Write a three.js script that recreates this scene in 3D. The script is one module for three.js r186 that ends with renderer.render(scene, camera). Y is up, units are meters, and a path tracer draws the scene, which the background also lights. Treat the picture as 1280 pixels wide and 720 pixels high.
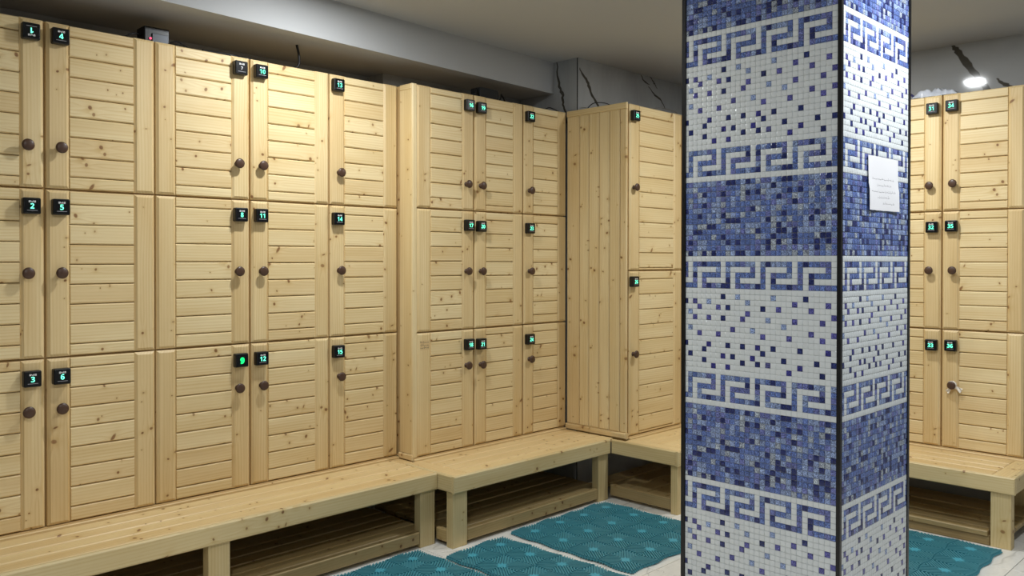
import * as THREE from 'three';
import { mergeGeometries } from 'three/addons/utils/BufferGeometryUtils.js';
import { RoundedBoxGeometry } from 'three/addons/geometries/RoundedBoxGeometry.js';
import { RectAreaLightUniformsLib } from 'three/addons/lights/RectAreaLightUniformsLib.js';

// ------------------------------------------------------------------ camera, light, exposure
const scene = new THREE.Scene();
scene.background = new THREE.Color(0x000000);
const renderer = new THREE.WebGLRenderer({ antialias: true });
renderer.toneMapping = THREE.LinearToneMapping;
renderer.toneMappingExposure = 1.0;
renderer.shadowMap.enabled = true;
RectAreaLightUniformsLib.init();

const F_PX = 1046.43, YAW = 0.7885, PITCH = -0.0082, ROLL = 0.0009, SHIFT = 25.6;
const camera = new THREE.PerspectiveCamera(2 * Math.atan(360 / F_PX) * 180 / Math.PI, 1280 / 720, 0.05, 60);
{
  const fw = new THREE.Vector3(Math.sin(YAW), 0, -Math.cos(YAW)), rt = new THREE.Vector3(Math.cos(YAW), 0, Math.sin(YAW)), up = new THREE.Vector3(0, 1, 0);
  const f2 = fw.clone().multiplyScalar(Math.cos(PITCH)).addScaledVector(up, Math.sin(PITCH));
  const u2 = up.clone().multiplyScalar(Math.cos(PITCH)).addScaledVector(fw, -Math.sin(PITCH));
  const r3 = rt.clone().multiplyScalar(Math.cos(ROLL)).addScaledVector(u2, Math.sin(ROLL));
  const u3 = u2.clone().multiplyScalar(Math.cos(ROLL)).addScaledVector(rt, -Math.sin(ROLL));
  camera.quaternion.setFromRotationMatrix(new THREE.Matrix4().makeBasis(r3, u3, f2.clone().negate()));
  camera.position.set(0, 1.4222, 3.6088);
  camera.setViewOffset(1280, 720, 0, SHIFT, 1280, 720);
}
scene.add(camera);

const CEIL = 2.7;
// recessed ceiling downlights: [x, z, strength, label]
const LAMP_COLOR = new THREE.Color(0.95, 0.985, 1.0);
const LAMPS = [
  [2.10, 0.72, 1.0, 'round recessed downlight over the long bench beside the beam'],
  [4.21, 1.746, 1.0, 'round recessed downlight mirrored in the marble wall above the end lockers'],
  [3.00, 3.08, 1.12, 'round recessed downlight in front of the notice on the pillar'],
  [0.15, 2.95, 1.5, 'round recessed downlight over the middle of the changing room'],
];
const LAMP_POWER = 770, LAMP_SIZE = 0.11;

// ------------------------------------------------------------------ helpers
let seed = 12345;
const rnd = () => { seed |= 0; seed = seed + 0x6D2B79F5 | 0; let t = Math.imul(seed ^ seed >>> 15, 1 | seed); t = t + Math.imul(t ^ t >>> 7, 61 | t) ^ t; return ((t ^ t >>> 14) >>> 0) / 4294967296; };
const R = (a, b) => a + (b - a) * rnd();
const used = {};
const numbered = (n) => { used[n] = (used[n] ?? -1) + 1; return used[n] ? n + '_' + String(used[n]).padStart(3, '0') : n; };
function shadows(o) { o.castShadow = o.receiveShadow = true; return o; }
function part(name, geo, mat, parent, label) {
  const m = shadows(new THREE.Mesh(geo, mat)); m.name = name; if (label) m.userData.label = label; parent.add(m); return m;
}
function group(name, parent) { const g = new THREE.Group(); g.name = name; parent.add(g); return g; }
function thing(name, label, category, pos = [0, 0, 0], grp) {
  const g = new THREE.Group(); g.name = numbered(name); g.position.set(...pos); g.userData = { label, category }; if (grp) g.userData.group = grp; scene.add(g); return g;
}
function thingMesh(name, geo, mat, label, category, grp) {
  const m = shadows(new THREE.Mesh(geo, mat)); m.name = numbered(name); m.userData = { label, category }; if (grp) m.userData.group = grp; scene.add(m); return m;
}
function structure(o, name) { o.name = name; o.userData.kind = 'structure'; scene.add(o); return shadows(o); }
function structGroup(name) { const g = new THREE.Group(); g.name = name; g.userData.kind = 'structure'; scene.add(g); return g; }

// periodic value noise
function noise2(px, py, s) {
  const g = new Float32Array(px * py); const keep = seed; seed = s; for (let i = 0; i < g.length; i++) g[i] = rnd(); seed = keep;
  return (u, v) => {
    let x = u * px, y = v * py; let xi = Math.floor(x), yi = Math.floor(y); let fx = x - xi, fy = y - yi;
    fx = fx * fx * (3 - 2 * fx); fy = fy * fy * (3 - 2 * fy);
    xi = ((xi % px) + px) % px; yi = ((yi % py) + py) % py; const x1 = (xi + 1) % px, y1 = (yi + 1) % py;
    const a = g[yi * px + xi], b = g[yi * px + x1], c = g[y1 * px + xi], d = g[y1 * px + x1];
    return (a + (b - a) * fx) * (1 - fy) + (c + (d - c) * fx) * fy;
  };
}
const sstep = (a, b, x) => { const t = Math.min(1, Math.max(0, (x - a) / (b - a))); return t * t * (3 - 2 * t); };
function dataTex(w, h, fn, srgb = true) {
  const d = new Uint8Array(w * h * 4);
  for (let y = 0; y < h; y++) for (let x = 0; x < w; x++) { const c = fn(x / w, y / h, x, y), i = (y * w + x) * 4; d[i] = c[0]; d[i + 1] = c[1]; d[i + 2] = c[2]; d[i + 3] = 255; }
  const t = new THREE.DataTexture(d, w, h); t.wrapS = t.wrapT = THREE.RepeatWrapping; t.magFilter = THREE.LinearFilter; t.minFilter = THREE.LinearMipmapLinearFilter; t.generateMipmaps = true;
  if (srgb) t.colorSpace = THREE.SRGBColorSpace; t.needsUpdate = true; return t;
}
function canvasTex(w, h, draw) {
  const c = document.createElement('canvas'); c.width = w; c.height = h; draw(c.getContext('2d'), w, h);
  const t = new THREE.CanvasTexture(c); t.colorSpace = THREE.SRGBColorSpace; return t;
}

// ------------------------------------------------------------------ pine: grain runs along u (1.2 m a repeat), 0.6 m across v
const WL = 1.2, WW = 0.6;
const woodTex = (() => {
  const N = 1024, disp = new Float32Array(N * N), kn = new Float32Array(N * N), halo = new Float32Array(N * N);
  const keep = seed; seed = 777;
  for (let k = 0; k < 40; k++) {
    const cu = rnd(), cv = rnd(), r = k < 24 ? 0.0035 + 0.0075 * rnd() * rnd() : 0.0018 + 0.0015 * rnd(), el = k % 9 === 4 ? 2.6 : 1 + 0.5 * rnd(), tilt = (rnd() - .5) * 1.2;
    const ru = 0.16 / WL * N, rv = 0.05 / WW * N;
    for (let j = -Math.ceil(rv); j <= rv; j++) for (let i = -Math.ceil(ru); i <= ru; i++) {
      const x = ((Math.floor(cu * N) + i) % N + N) % N, y = ((Math.floor(cv * N) + j) % N + N) % N, q = y * N + x;
      const du = i / N * WL, dv = j / N * WW, ex = Math.exp(-(du * du) / (0.0016 * (r / .005)) - (dv * dv) / (0.00022 * (r / .005)));
      disp[q] += Math.sign(dv) * ex * r * 1.7 * Math.min(1, Math.abs(dv) / 0.003);
      const a = du * Math.cos(tilt) + dv * Math.sin(tilt), b = -du * Math.sin(tilt) + dv * Math.cos(tilt);
      const d = Math.hypot(a / (r * 1.0), b / (r * el));
      kn[q] = Math.max(kn[q], (1 - sstep(0.55, 1.2, d)) * (0.55 + 0.45 * Math.abs(Math.sin(k * 7.3)))); halo[q] = Math.max(halo[q], Math.exp(-d * d / 6) * 0.75);
    }
  }
  seed = keep;
  const n1 = noise2(3, 10, 11), n2 = noise2(6, 40, 12), n3 = noise2(18, 512, 13), n4 = noise2(3, 14, 14), n5 = noise2(40, 300, 15), n6 = noise2(5, 90, 16);
  return dataTex(N, N, (u, v, x, y) => {
    const q = y * N + x;
    const across = v + disp[q] / WW + 0.03 * (n1(u, v) - .5) + 0.006 * (n2(u, v) - .5);
    const t = across * 46, s = t - Math.floor(t);
    const id = Math.floor(t); const w = 0.25 + 0.75 * Math.abs(Math.sin(id * 12.9898));
    let late = sstep(0.35, 0.92, s) * (1 - sstep(0.94, 1, s)) * w;
    let fib = (n3(u, v) - .5) * 0.55 + (n5(u, v) - .5) * 0.3 + (n6(u, v) - .5) * .5;
    const tone = (n4(u, v) - .5);
    let m = Math.min(1, Math.max(0, late * 0.30 + fib * 0.20 + tone * 0.36 + 0.22 + halo[q] * 0.40));
    let r = 241 + (207 - 241) * m, g = 220 + (173 - 220) * m, b = 174 + (114 - 174) * m;
    const k = kn[q] * (0.8 + .3 * n5(u * 3, v * 2)); const kk = Math.min(1, k);
    r += (134 - r) * kk; g += (92 - g) * kk; b += (52 - b) * kk;
    return [r, g, b];
  });
})();
const woodM = (c, rough = 0.5) => new THREE.MeshStandardMaterial({ map: woodTex, color: new THREE.Color().setRGB(...c), roughness: rough });
const PINE = [woodM([0.97, 0.97, 0.95]), woodM([0.95, 0.94, 0.90]), woodM([0.99, 1.0, 1.0]), woodM([0.93, 0.90, 0.85])];
const pine = () => PINE[Math.floor(rnd() * 4)];
const STILE = [woodM([0.91, 0.87, 0.80]), woodM([0.94, 0.91, 0.85]), woodM([0.88, 0.83, 0.75])], stileM = () => STILE[Math.floor(rnd() * 3)];
const BENCHW = [woodM([0.93, 0.88, 0.80], .45), woodM([0.88, 0.82, 0.72], .45), woodM([0.96, 0.93, 0.86], .45)];
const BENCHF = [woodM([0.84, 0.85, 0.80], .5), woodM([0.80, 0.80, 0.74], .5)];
const benchw = () => BENCHW[Math.floor(rnd() * 3)];
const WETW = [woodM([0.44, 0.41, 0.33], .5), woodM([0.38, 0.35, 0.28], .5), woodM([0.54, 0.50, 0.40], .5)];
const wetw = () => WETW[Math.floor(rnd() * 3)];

// six-sided board, front (+z) edges chamfered: cx on the two sides, cy on top and bottom; centred in x and y, back at z = 0
function board(w, h, d, cx, cy, cd, grain = 'x', ou = rnd(), ov = rnd()) {
  const x = w / 2, y = h / 2, a = d - cd;
  const B = [[-x, -y, 0], [x, -y, 0], [x, y, 0], [-x, y, 0]], M = [[-x, -y, a], [x, -y, a], [x, y, a], [-x, y, a]];
  const Fr = [[-x + cx, -y + cy, d], [x - cx, -y + cy, d], [x - cx, y - cy, d], [-x + cx, y - cy, d]];
  const quads = [[B[1], B[0], B[3], B[2]], [Fr[0], Fr[1], Fr[2], Fr[3]]];
  for (let i = 0; i < 4; i++) { const j = (i + 1) % 4; quads.push([B[i], B[j], M[j], M[i]]); if (cx || cy) quads.push([M[i], M[j], Fr[j], Fr[i]]); }
  return quadGeo(quads, grain, ou, ov);
}
function quadGeo(quads, grain, ou = 0, ov = 0) {
  const P = [], N = [], U = [], A = new THREE.Vector3(), Bv = new THREE.Vector3(), n = new THREE.Vector3();
  for (const q of quads) {
    A.set(q[1][0] - q[0][0], q[1][1] - q[0][1], q[1][2] - q[0][2]); Bv.set(q[2][0] - q[0][0], q[2][1] - q[0][1], q[2][2] - q[0][2]); n.crossVectors(A, Bv).normalize();
    for (const i of [0, 1, 2, 0, 2, 3]) {
      const p = q[i]; P.push(...p); N.push(n.x, n.y, n.z);
      const g = { x: 0, y: 1, z: 2 }[grain]; const o = [0, 1, 2].filter((k) => k !== g);
      U.push(p[g] / WL + ou, (p[o[0]] + p[o[1]]) / WW + ov);
    }
  }
  const geo = new THREE.BufferGeometry();
  geo.setAttribute('position', new THREE.Float32BufferAttribute(P, 3)); geo.setAttribute('normal', new THREE.Float32BufferAttribute(N, 3)); geo.setAttribute('uv', new THREE.Float32BufferAttribute(U, 2));
  return geo;
}
// plank filling a box [x0,x1,y0,y1,z0,z1], all edges of its top face chamfered by c; face: 'y' (top) | 'z' (front) | '-x' | 'x'
function plank(b, grain, c = 0.003, face = 'y') {
  const [x0, x1, y0, y1, z0, z1] = b; const w = x1 - x0, h = y1 - y0, d = z1 - z0; let g;
  if (face === 'z') { g = board(w, h, d, c, c, c, grain); g.translate((x0 + x1) / 2, (y0 + y1) / 2, z0); }
  else if (face === 'y') { g = board(w, d, h, c, c, c, grain === 'z' ? 'y' : grain === 'y' ? 'z' : 'x'); g.rotateX(-Math.PI / 2); g.translate((x0 + x1) / 2, y0, (z0 + z1) / 2); }
  else { g = board(d, h, w, c, c, c, grain === 'z' ? 'x' : grain === 'x' ? 'z' : 'y'); g.rotateY(face === 'x' ? Math.PI / 2 : -Math.PI / 2); g.translate(face === 'x' ? x0 : x1, (y0 + y1) / 2, (z0 + z1) / 2); }
  return g;
}
const boxAt = (x0, x1, y0, y1, z0, z1) => { const g = new THREE.BoxGeometry(x1 - x0, y1 - y0, z1 - z0); g.translate((x0 + x1) / 2, (y0 + y1) / 2, (z0 + z1) / 2); return g; };

// ------------------------------------------------------------------ plain materials
const M = {
  ceiling: new THREE.MeshStandardMaterial({ color: new THREE.Color().setRGB(0.44, 0.445, 0.45), roughness: 0.85 }),
  black: new THREE.MeshStandardMaterial({ color: 0x0b0b0d, roughness: 0.35 }),
  blackMatte: new THREE.MeshStandardMaterial({ color: 0x0d0d0d, roughness: 0.7 }),
  knob: new THREE.MeshStandardMaterial({ color: new THREE.Color().setRGB(0.075, 0.036, 0.020), roughness: 0.38 }),
  cable: new THREE.MeshStandardMaterial({ color: 0x0c0c0e, roughness: 0.5 }),
  grey: new THREE.MeshStandardMaterial({ color: 0x3c4046, roughness: 0.35, metalness: 0.3 }),
  rim: new THREE.MeshStandardMaterial({ color: 0xe8e8e6, roughness: 0.4 }),
};

// ------------------------------------------------------------------ marble cladding of the walls, veins are the stone's print
const mott1 = noise2(7, 4, 31), mott2 = noise2(26, 14, 32), mott3 = noise2(90, 50, 33);
function marbleTex(wm, hm, veins, W, H) {
  return canvasTex(W, H, (c) => {
    const im = c.createImageData(W, H);
    for (let y = 0; y < H; y++) for (let x = 0; x < W; x++) {
      const u = x / W, v = y / H, m = (mott1(u, v) - .5) * 14 + (mott2(u, v) - .5) * 9 + (mott3(u, v) - .5) * 5; const i = (y * W + x) * 4;
      im.data[i] = 168 + m; im.data[i + 1] = 170 + m; im.data[i + 2] = 171 + m; im.data[i + 3] = 255;
    }
    c.putImageData(im, 0, 0);
    const s = (p) => [p[0] / wm * W, H - p[1] / hm * H];
    for (const v of veins) {   // [[u, y, halfwidth] ...]
      const L = [], Rr = [];
      v.forEach((p, i) => { const a = v[Math.max(0, i - 1)], b = v[Math.min(v.length - 1, i + 1)]; let dx = b[0] - a[0], dy = b[1] - a[1]; const l = Math.hypot(dx, dy); dx /= l; dy /= l; L.push(s([p[0] - dy * p[2] * .7, p[1] + dx * p[2] * .7])); Rr.unshift(s([p[0] + dy * p[2], p[1] - dx * p[2]])); });
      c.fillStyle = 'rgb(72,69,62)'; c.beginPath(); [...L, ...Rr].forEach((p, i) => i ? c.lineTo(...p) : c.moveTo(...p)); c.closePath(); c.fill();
    }
  });
}
function veinLine(pts, w, n = 14) {   // jittered, tapered
  const cv = new THREE.CatmullRomCurve3(pts.map((p) => new THREE.Vector3(p[0], p[1], 0))); const out = [];
  for (let i = 0; i <= n; i++) { const t = i / n, p = cv.getPoint(t); out.push([p.x + R(-.006, .006), p.y, w * (0.15 + Math.sin(Math.PI * Math.min(1, t * 0.86 + .06)) * R(.7, 1.15))]); }
  return out;
}
const marbleM = (t) => new THREE.MeshStandardMaterial({ map: t, roughness: 0.07 });
function wallPanel(name, x0, x1, z0, z1, y0, y1, mat) { const g = boxAt(x0, x1, y0, y1, z0, z1); return structure(new THREE.Mesh(g, mat), name); }

// ------------------------------------------------------------------ room shell
const XL = -2.4, ZF = 6.0, XD = 5.37, ZA = -0.46, ZB = -0.32, XP = 4.033, ZP = 0.181;
{
  const D0 = ZP;   // right (end) wall, faces -x : u runs along -z seen from the front in BoxGeometry's -x face
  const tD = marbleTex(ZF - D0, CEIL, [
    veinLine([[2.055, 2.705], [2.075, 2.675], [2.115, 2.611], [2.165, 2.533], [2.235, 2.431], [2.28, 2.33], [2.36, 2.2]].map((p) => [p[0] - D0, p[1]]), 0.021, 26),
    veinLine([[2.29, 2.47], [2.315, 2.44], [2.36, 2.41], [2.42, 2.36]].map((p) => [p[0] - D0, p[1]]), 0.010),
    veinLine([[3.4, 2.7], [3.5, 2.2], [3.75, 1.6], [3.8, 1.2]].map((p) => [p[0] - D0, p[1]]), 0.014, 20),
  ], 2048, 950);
  const wallD = boxAt(XD, XD + 0.15, 0, CEIL, D0 - 0.15, ZF); structure(new THREE.Mesh(wallD, marbleM(tD)), 'wall_right');
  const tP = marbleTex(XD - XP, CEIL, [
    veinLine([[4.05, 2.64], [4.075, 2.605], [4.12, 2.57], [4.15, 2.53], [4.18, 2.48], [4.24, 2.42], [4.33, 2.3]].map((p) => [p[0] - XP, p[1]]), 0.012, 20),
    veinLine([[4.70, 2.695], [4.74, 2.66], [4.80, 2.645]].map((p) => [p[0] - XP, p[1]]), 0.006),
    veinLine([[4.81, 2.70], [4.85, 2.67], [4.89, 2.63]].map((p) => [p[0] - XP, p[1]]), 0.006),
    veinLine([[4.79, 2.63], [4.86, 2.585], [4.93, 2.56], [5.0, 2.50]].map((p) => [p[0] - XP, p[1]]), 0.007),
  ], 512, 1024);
  wallPanel('wall_back', XP + 0.004, XD, ZP - 0.15, ZP, 0, CEIL, marbleM(tP));
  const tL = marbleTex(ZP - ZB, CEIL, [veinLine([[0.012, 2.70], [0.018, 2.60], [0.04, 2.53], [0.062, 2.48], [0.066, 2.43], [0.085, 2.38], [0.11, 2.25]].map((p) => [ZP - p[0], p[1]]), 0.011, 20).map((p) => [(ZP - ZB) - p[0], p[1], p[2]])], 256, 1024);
  const gl = boxAt(XP, XP + 0.1, 0, CEIL, ZB, ZP - 0.006); structure(new THREE.Mesh(gl, marbleM(tL)), 'wall_pier');
  const edge = boxAt(XP, XP + 0.004, 0, CEIL, ZP - 0.006, ZP - 0.001); structure(new THREE.Mesh(edge, M.blackMatte), 'trim_1');
  const plain = marbleM(marbleTex(4, 2.7, [], 1024, 700));
  wallPanel('wall_back_left', XL, 2.9, ZA - 0.15, ZA, 0, CEIL, plain);
  wallPanel('wall_back_middle', 2.9, XP, ZB - 0.15, ZB, 0, CEIL, plain);
  wallPanel('wall_left', XL - 0.15, XL, ZA - 0.15, ZF, 0, CEIL, plain);
  wallPanel('wall_front', XL - 0.15, XD + 0.15, ZF, ZF + 0.15, 0, CEIL, plain);
  // ceiling with its dropped beam over the long locker row
  const cg = structGroup('ceiling');
  part('slab', boxAt(XL - 0.15, XD + 0.15, CEIL, CEIL + 0.15, ZA - 0.15, ZF + 0.15), M.ceiling, cg);
  const zb = (x) => 0.206 - 0.0565 * x, yb = 2.5, xa = XL, xb = XP;
  const V = (x, y, z) => [x, y, z];
  part('beam', quadGeo([
    [V(xa, yb, zb(xa)), V(xb, yb, zb(xb)), V(xb, CEIL, zb(xb)), V(xa, CEIL, zb(xa))],
    [V(xa, yb, ZA), V(xb, yb, ZA), V(xb, yb, zb(xb)), V(xa, yb, zb(xa))],
    [V(xb, yb, zb(xb)), V(xb, yb, ZA), V(xb, CEIL, ZA), V(xb, CEIL, zb(xb))],
    [V(xa, yb, ZA), V(xa, yb, zb(xa)), V(xa, CEIL, zb(xa)), V(xa, CEIL, ZA)],
  ], 'x'), M.ceiling, cg);
}
// floor: glazed tiles on a grout bed
{
  const fg = structGroup('floor');
  part('grout', boxAt(XL - 0.15, XD + 0.15, -0.1, -0.0025, ZA - 0.15, ZF + 0.15), new THREE.MeshStandardMaterial({ color: 0x77736c, roughness: 0.9 }), fg);
  const f1 = noise2(5, 5, 51), f2 = noise2(16, 16, 52), f3 = noise2(60, 60, 53);
  const ft = dataTex(512, 512, (u, v) => { const w = f1(u, v) + 0.4 * f2(u, v); const vein = Math.pow(1 - Math.min(1, Math.abs(w - .72) * 14), 2) * (Math.abs(w - .72) * 14 < 1 ? 1 : 0); const m = (f2(u, v) - .5) * 10 + (f3(u, v) - .5) * 6 - vein * 26; return [238 + m, 236 + m, 229 + m]; });
  const fm = [0, 1, 2].map((i) => new THREE.MeshStandardMaterial({ map: ft, roughness: 0.22, color: new THREE.Color().setScalar(1 - i * 0.025) }));
  const TX = 0.58, TZ = 0.29, J = 0.0025;
  for (let r = -4; r < 19; r++) for (let c = -5; c < 10; c++) {
    const z0 = 0.5 + (r - 0) * TZ, x0 = 0.29 + c * TX + (r & 1 ? 0 : 0), z1 = z0 + TZ, x1 = x0 + TX;
    const bx = [Math.max(x0, XL) + J / 2, Math.min(x1, XD) - J / 2, Math.max(z0, ZA) + J / 2, Math.min(z1, ZF) - J / 2];
    if (bx[1] - bx[0] < 0.02 || bx[3] - bx[2] < 0.02) continue;
    const g = board(bx[1] - bx[0], bx[3] - bx[2], 0.006, 0.001, 0.001, 0.001, 'x'); g.rotateX(-Math.PI / 2); g.translate((bx[0] + bx[1]) / 2, -0.006, (bx[2] + bx[3]) / 2);
    part('floor_tile', g, fm[Math.floor(rnd() * 3)], fg);
  }
}
// downlights
for (const [x, z, k, label] of LAMPS) {
  const t = thing('downlight', label, 'downlight', [x, CEIL, z], 'recessed ceiling downlights');
  const rim = new THREE.LatheGeometry([[0.056, 0.0], [0.072, 0.0], [0.072, -0.004], [0.068, -0.007], [0.056, -0.007]].map((p) => new THREE.Vector2(...p)), 40); part('rim', rim, M.rim, t);
  const disc = new THREE.CylinderGeometry(0.056, 0.056, 0.004, 40); disc.translate(0, -0.003, 0);
  part('diffuser', disc, new THREE.MeshStandardMaterial({ color: 0xffffff, emissive: LAMP_COLOR, emissiveIntensity: 14, roughness: 0.5 }), t, 'glowing white diffuser');
  const l = new THREE.RectAreaLight(LAMP_COLOR, LAMP_POWER * k, LAMP_SIZE * 0.886, LAMP_SIZE * 0.886); l.position.set(0, -0.009, 0); l.rotation.x = -Math.PI / 2; l.name = 'downlight_light'; t.add(l);
}

// ------------------------------------------------------------------ mosaic pillar
{
  const P = 0.01943, PX0 = 2.674, PX1 = 3.272, PZ0 = 1.856, PZ1 = 2.450, YREF = 1.4392;   // YREF: lower edge of the blue band
  const t = thing('mosaic_pillar', 'square pillar clad in blue and white mosaic with Greek key bands', 'pillar', [0, 0, 0]);
  part('core', boxAt(PX0, PX1, 0, CEIL - 0.001, PZ0, PZ1), new THREE.MeshStandardMaterial({ color: 0xb4babf, roughness: 0.6 }), t, 'pale grout behind the mosaic');
  const DOTS = [[], [8, 11, 18, 24], [0, 2, 5, 13, 22, 28], [3, 7, 9, 16, 19, 25], [1, 13, 29], [2, 5, 8, 12, 17, 22, 27], [20], [1, 10, 14, 25, 29], [3, 7, 16, 21, 27], [], [0, 5, 9, 12, 15, 18, 23, 28], [4, 16], [1, 8, 10, 14, 20, 26, 29], [4, 12, 15, 17, 23], [6, 9, 21, 27], []];
  const KEY = ['0111111', '0100001', '0101111', '0101000', '1101111'];
  // row 0 is the first row under the band: white, 5 key, 16 dots, 5 key, white, 14 band = 42 rows
  const blue = (row, col) => {
    const r = ((row % 42) + 42) % 42;
    if (r === 0 || r === 27) return 0;
    if (r < 6) return +KEY[r - 1][((col - 1) % 7 + 7) % 7];
    if (r < 22) return DOTS[r - 6].includes(col) ? (r - 6 > 9 ? 3 : 2) : 0;
    if (r < 27) return +KEY[r - 22][((col) % 7 + 7) % 7];
    return 4;
  };
  const hash = (a, b, c) => { let h = Math.imul(a + 101, 374761393) ^ Math.imul(b + 57, 668265263) ^ Math.imul(c + 7, 2147483647); h = Math.imul(h ^ h >>> 13, 1274126177); h ^= h >>> 16; return (h >>> 0) / 4294967296; };
  const PALE = [0.52, 0.59, 0.62], LIGHT = [0.36, 0.47, 0.69], MID = [0.165, 0.25, 0.54], MIDV = [0.20, 0.235, 0.51], DEEP = [0.036, 0.05, 0.18];
  const colour = (kind, row, col) => {
    const r = ((row % 42) + 42) % 42, h = hash(r, col, 1), j = 0.85 + 0.3 * hash(r, col, 2); let c;
    if (kind === 0) { const w = 0.97 + 0.06 * hash(r, col, 3); return [0.74 * w, 0.78 * w, 0.80 * w]; }
    if (kind === 1) c = h < .13 ? DEEP : h < .62 ? MID : h < .82 ? MIDV : LIGHT;
    else if (kind === 2) c = h < .16 ? DEEP : h < .72 ? [0.15, 0.15, 0.44] : LIGHT;
    else if (kind === 3) c = h < .5 ? DEEP : h < .86 ? [0.07, 0.07, 0.32] : [0.17, 0.18, 0.42];
    else c = h < .12 ? DEEP : h < .54 ? MID : h < .68 ? MIDV : h < .90 ? LIGHT : PALE;
    return c.map((v) => v * j * 1.28);
  };
  const m1 = noise2(24, 24, 71), m2 = noise2(60, 60, 72), m3 = noise2(120, 120, 73);
  const swirl = dataTex(512, 512, (u, v) => { const w = m1(u, v) + 0.5 * m2(u, v); let s = 0.5 + 0.5 * Math.sin(w * 26); s = Math.pow(s, 1.6) * .75 + m3(u, v) * .3 + .12; const g = 255 * Math.min(1, 0.44 + 0.56 * s); return [g, g, Math.min(255, g + 14)]; });
  const blueM = new THREE.MeshStandardMaterial({ vertexColors: true, map: swirl, roughness: 0.16 });
  const whiteM = new THREE.MeshStandardMaterial({ vertexColors: true, roughness: 0.14 });
  // one face: origin at its left edge seen from outside, u to the right
  function face(nameSuffix, O, U, Nn, width, frac0, colShift) {
    const out = { w: { P: [], N: [], C: [], T: [] }, b: { P: [], N: [], C: [], T: [] } };
    const rowTop = Math.ceil((CEIL - YREF) / P), rowBot = Math.ceil(YREF / P);
    const JT = 0.0006, CH = 0.0020, HT = 0.0026, CHD = 0.0007;
    for (let r = -rowTop; r < rowBot; r++) {
      const yt = Math.min(CEIL - .001, YREF - r * P) - JT, yb = Math.max(0, YREF - (r + 1) * P) + JT; if (yt - yb < 0.006) continue;
      for (let c = 0; ; c++) {
        const a = Math.max(0, (c - 1 + frac0) * P), b = Math.min(width, (c + frac0) * P); if (a >= width - 0.002) break; if (b - a < 0.003) continue;
        const kind = blue(r, c + colShift), col = colour(kind, r, c + colShift), s = kind ? out.b : out.w;
        const tu = hash(r, c, 8), tv = hash(r, c, 9);
        const u0 = a + JT, u1 = b - JT, tilt = (hash(r, c, 5) - .5) * 0.0005, tiltv = (hash(r, c, 6) - .5) * 0.0004;
        const pt = (u, y, h) => [O[0] + U[0] * u + Nn[0] * h, y, O[2] + U[2] * u + Nn[2] * h];
        const h1 = HT + tilt, h2 = HT - tilt;
        const ti = [pt(u0 + CH, yb + CH, h1 - tiltv), pt(u1 - CH, yb + CH, h2 - tiltv), pt(u1 - CH, yt - CH, h2 + tiltv), pt(u0 + CH, yt - CH, h1 + tiltv)];
        const to = [pt(u0, yb, HT - CHD), pt(u1, yb, HT - CHD), pt(u1, yt, HT - CHD), pt(u0, yt, HT - CHD)], tb = [pt(u0, yb, 0), pt(u1, yb, 0), pt(u1, yt, 0), pt(u0, yt, 0)];
        // soft pillow: top normals straight, rim normals leaning out
        const nn = [Nn[0], 0, Nn[2]], lean = (du, dy) => { const n = new THREE.Vector3(Nn[0] + U[0] * du, dy, Nn[2] + U[2] * du).normalize(); return [n.x, n.y, n.z]; };
        const no = [lean(-.5, -.5), lean(.5, -.5), lean(.5, .5), lean(-.5, .5)];
        const ni = [lean(-.05, -.05), lean(.05, -.05), lean(.05, .05), lean(-.05, .05)];
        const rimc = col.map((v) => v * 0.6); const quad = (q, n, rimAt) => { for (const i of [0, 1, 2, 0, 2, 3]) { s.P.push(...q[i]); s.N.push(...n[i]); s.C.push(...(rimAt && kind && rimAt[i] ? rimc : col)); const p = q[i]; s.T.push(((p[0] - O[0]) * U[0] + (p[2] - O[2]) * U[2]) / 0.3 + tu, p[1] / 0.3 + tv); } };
        quad(ti, ni);
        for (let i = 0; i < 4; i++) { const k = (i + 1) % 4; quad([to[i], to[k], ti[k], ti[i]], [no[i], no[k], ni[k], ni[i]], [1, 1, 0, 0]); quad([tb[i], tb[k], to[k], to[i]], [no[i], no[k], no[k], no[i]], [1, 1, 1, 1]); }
      }
    }
    for (const k of ['w', 'b']) {
      const d = out[k], g = new THREE.BufferGeometry();
      g.setAttribute('position', new THREE.Float32BufferAttribute(d.P, 3)); g.setAttribute('normal', new THREE.Float32BufferAttribute(d.N, 3)); g.setAttribute('color', new THREE.Float32BufferAttribute(d.C, 3)); g.setAttribute('uv', new THREE.Float32BufferAttribute(d.T, 2));
      const m = part(k === 'w' ? 'white_mosaic' : 'blue_mosaic', g, k === 'w' ? whiteM : blueM, t, k === 'w' ? 'small glossy white mosaic tiles' : 'small glossy marbled blue mosaic tiles'); m.userData.kind = 'stuff';
    }
  }
  const zt0 = 1.8668, zt1 = 2.4418, xt0 = 2.6835, xt1 = 3.2605;
  face('left', [PX0, 0, zt0], [0, 0, 1], [-1, 0, 0], zt1 - zt0, 0.6, 0);
  face('front', [xt0, 0, PZ1], [1, 0, 0], [0, 0, 1], xt1 - xt0, 0.2, 0);
  face('right', [PX1, 0, zt1], [0, 0, -1], [1, 0, 0], zt1 - zt0, 0.6, 0);
  face('back', [xt1, 0, PZ0], [-1, 0, 0], [0, 0, -1], xt1 - xt0, 0.2, 0);
  // black angle trims on the four edges
  const TR = 0.0055;
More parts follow.
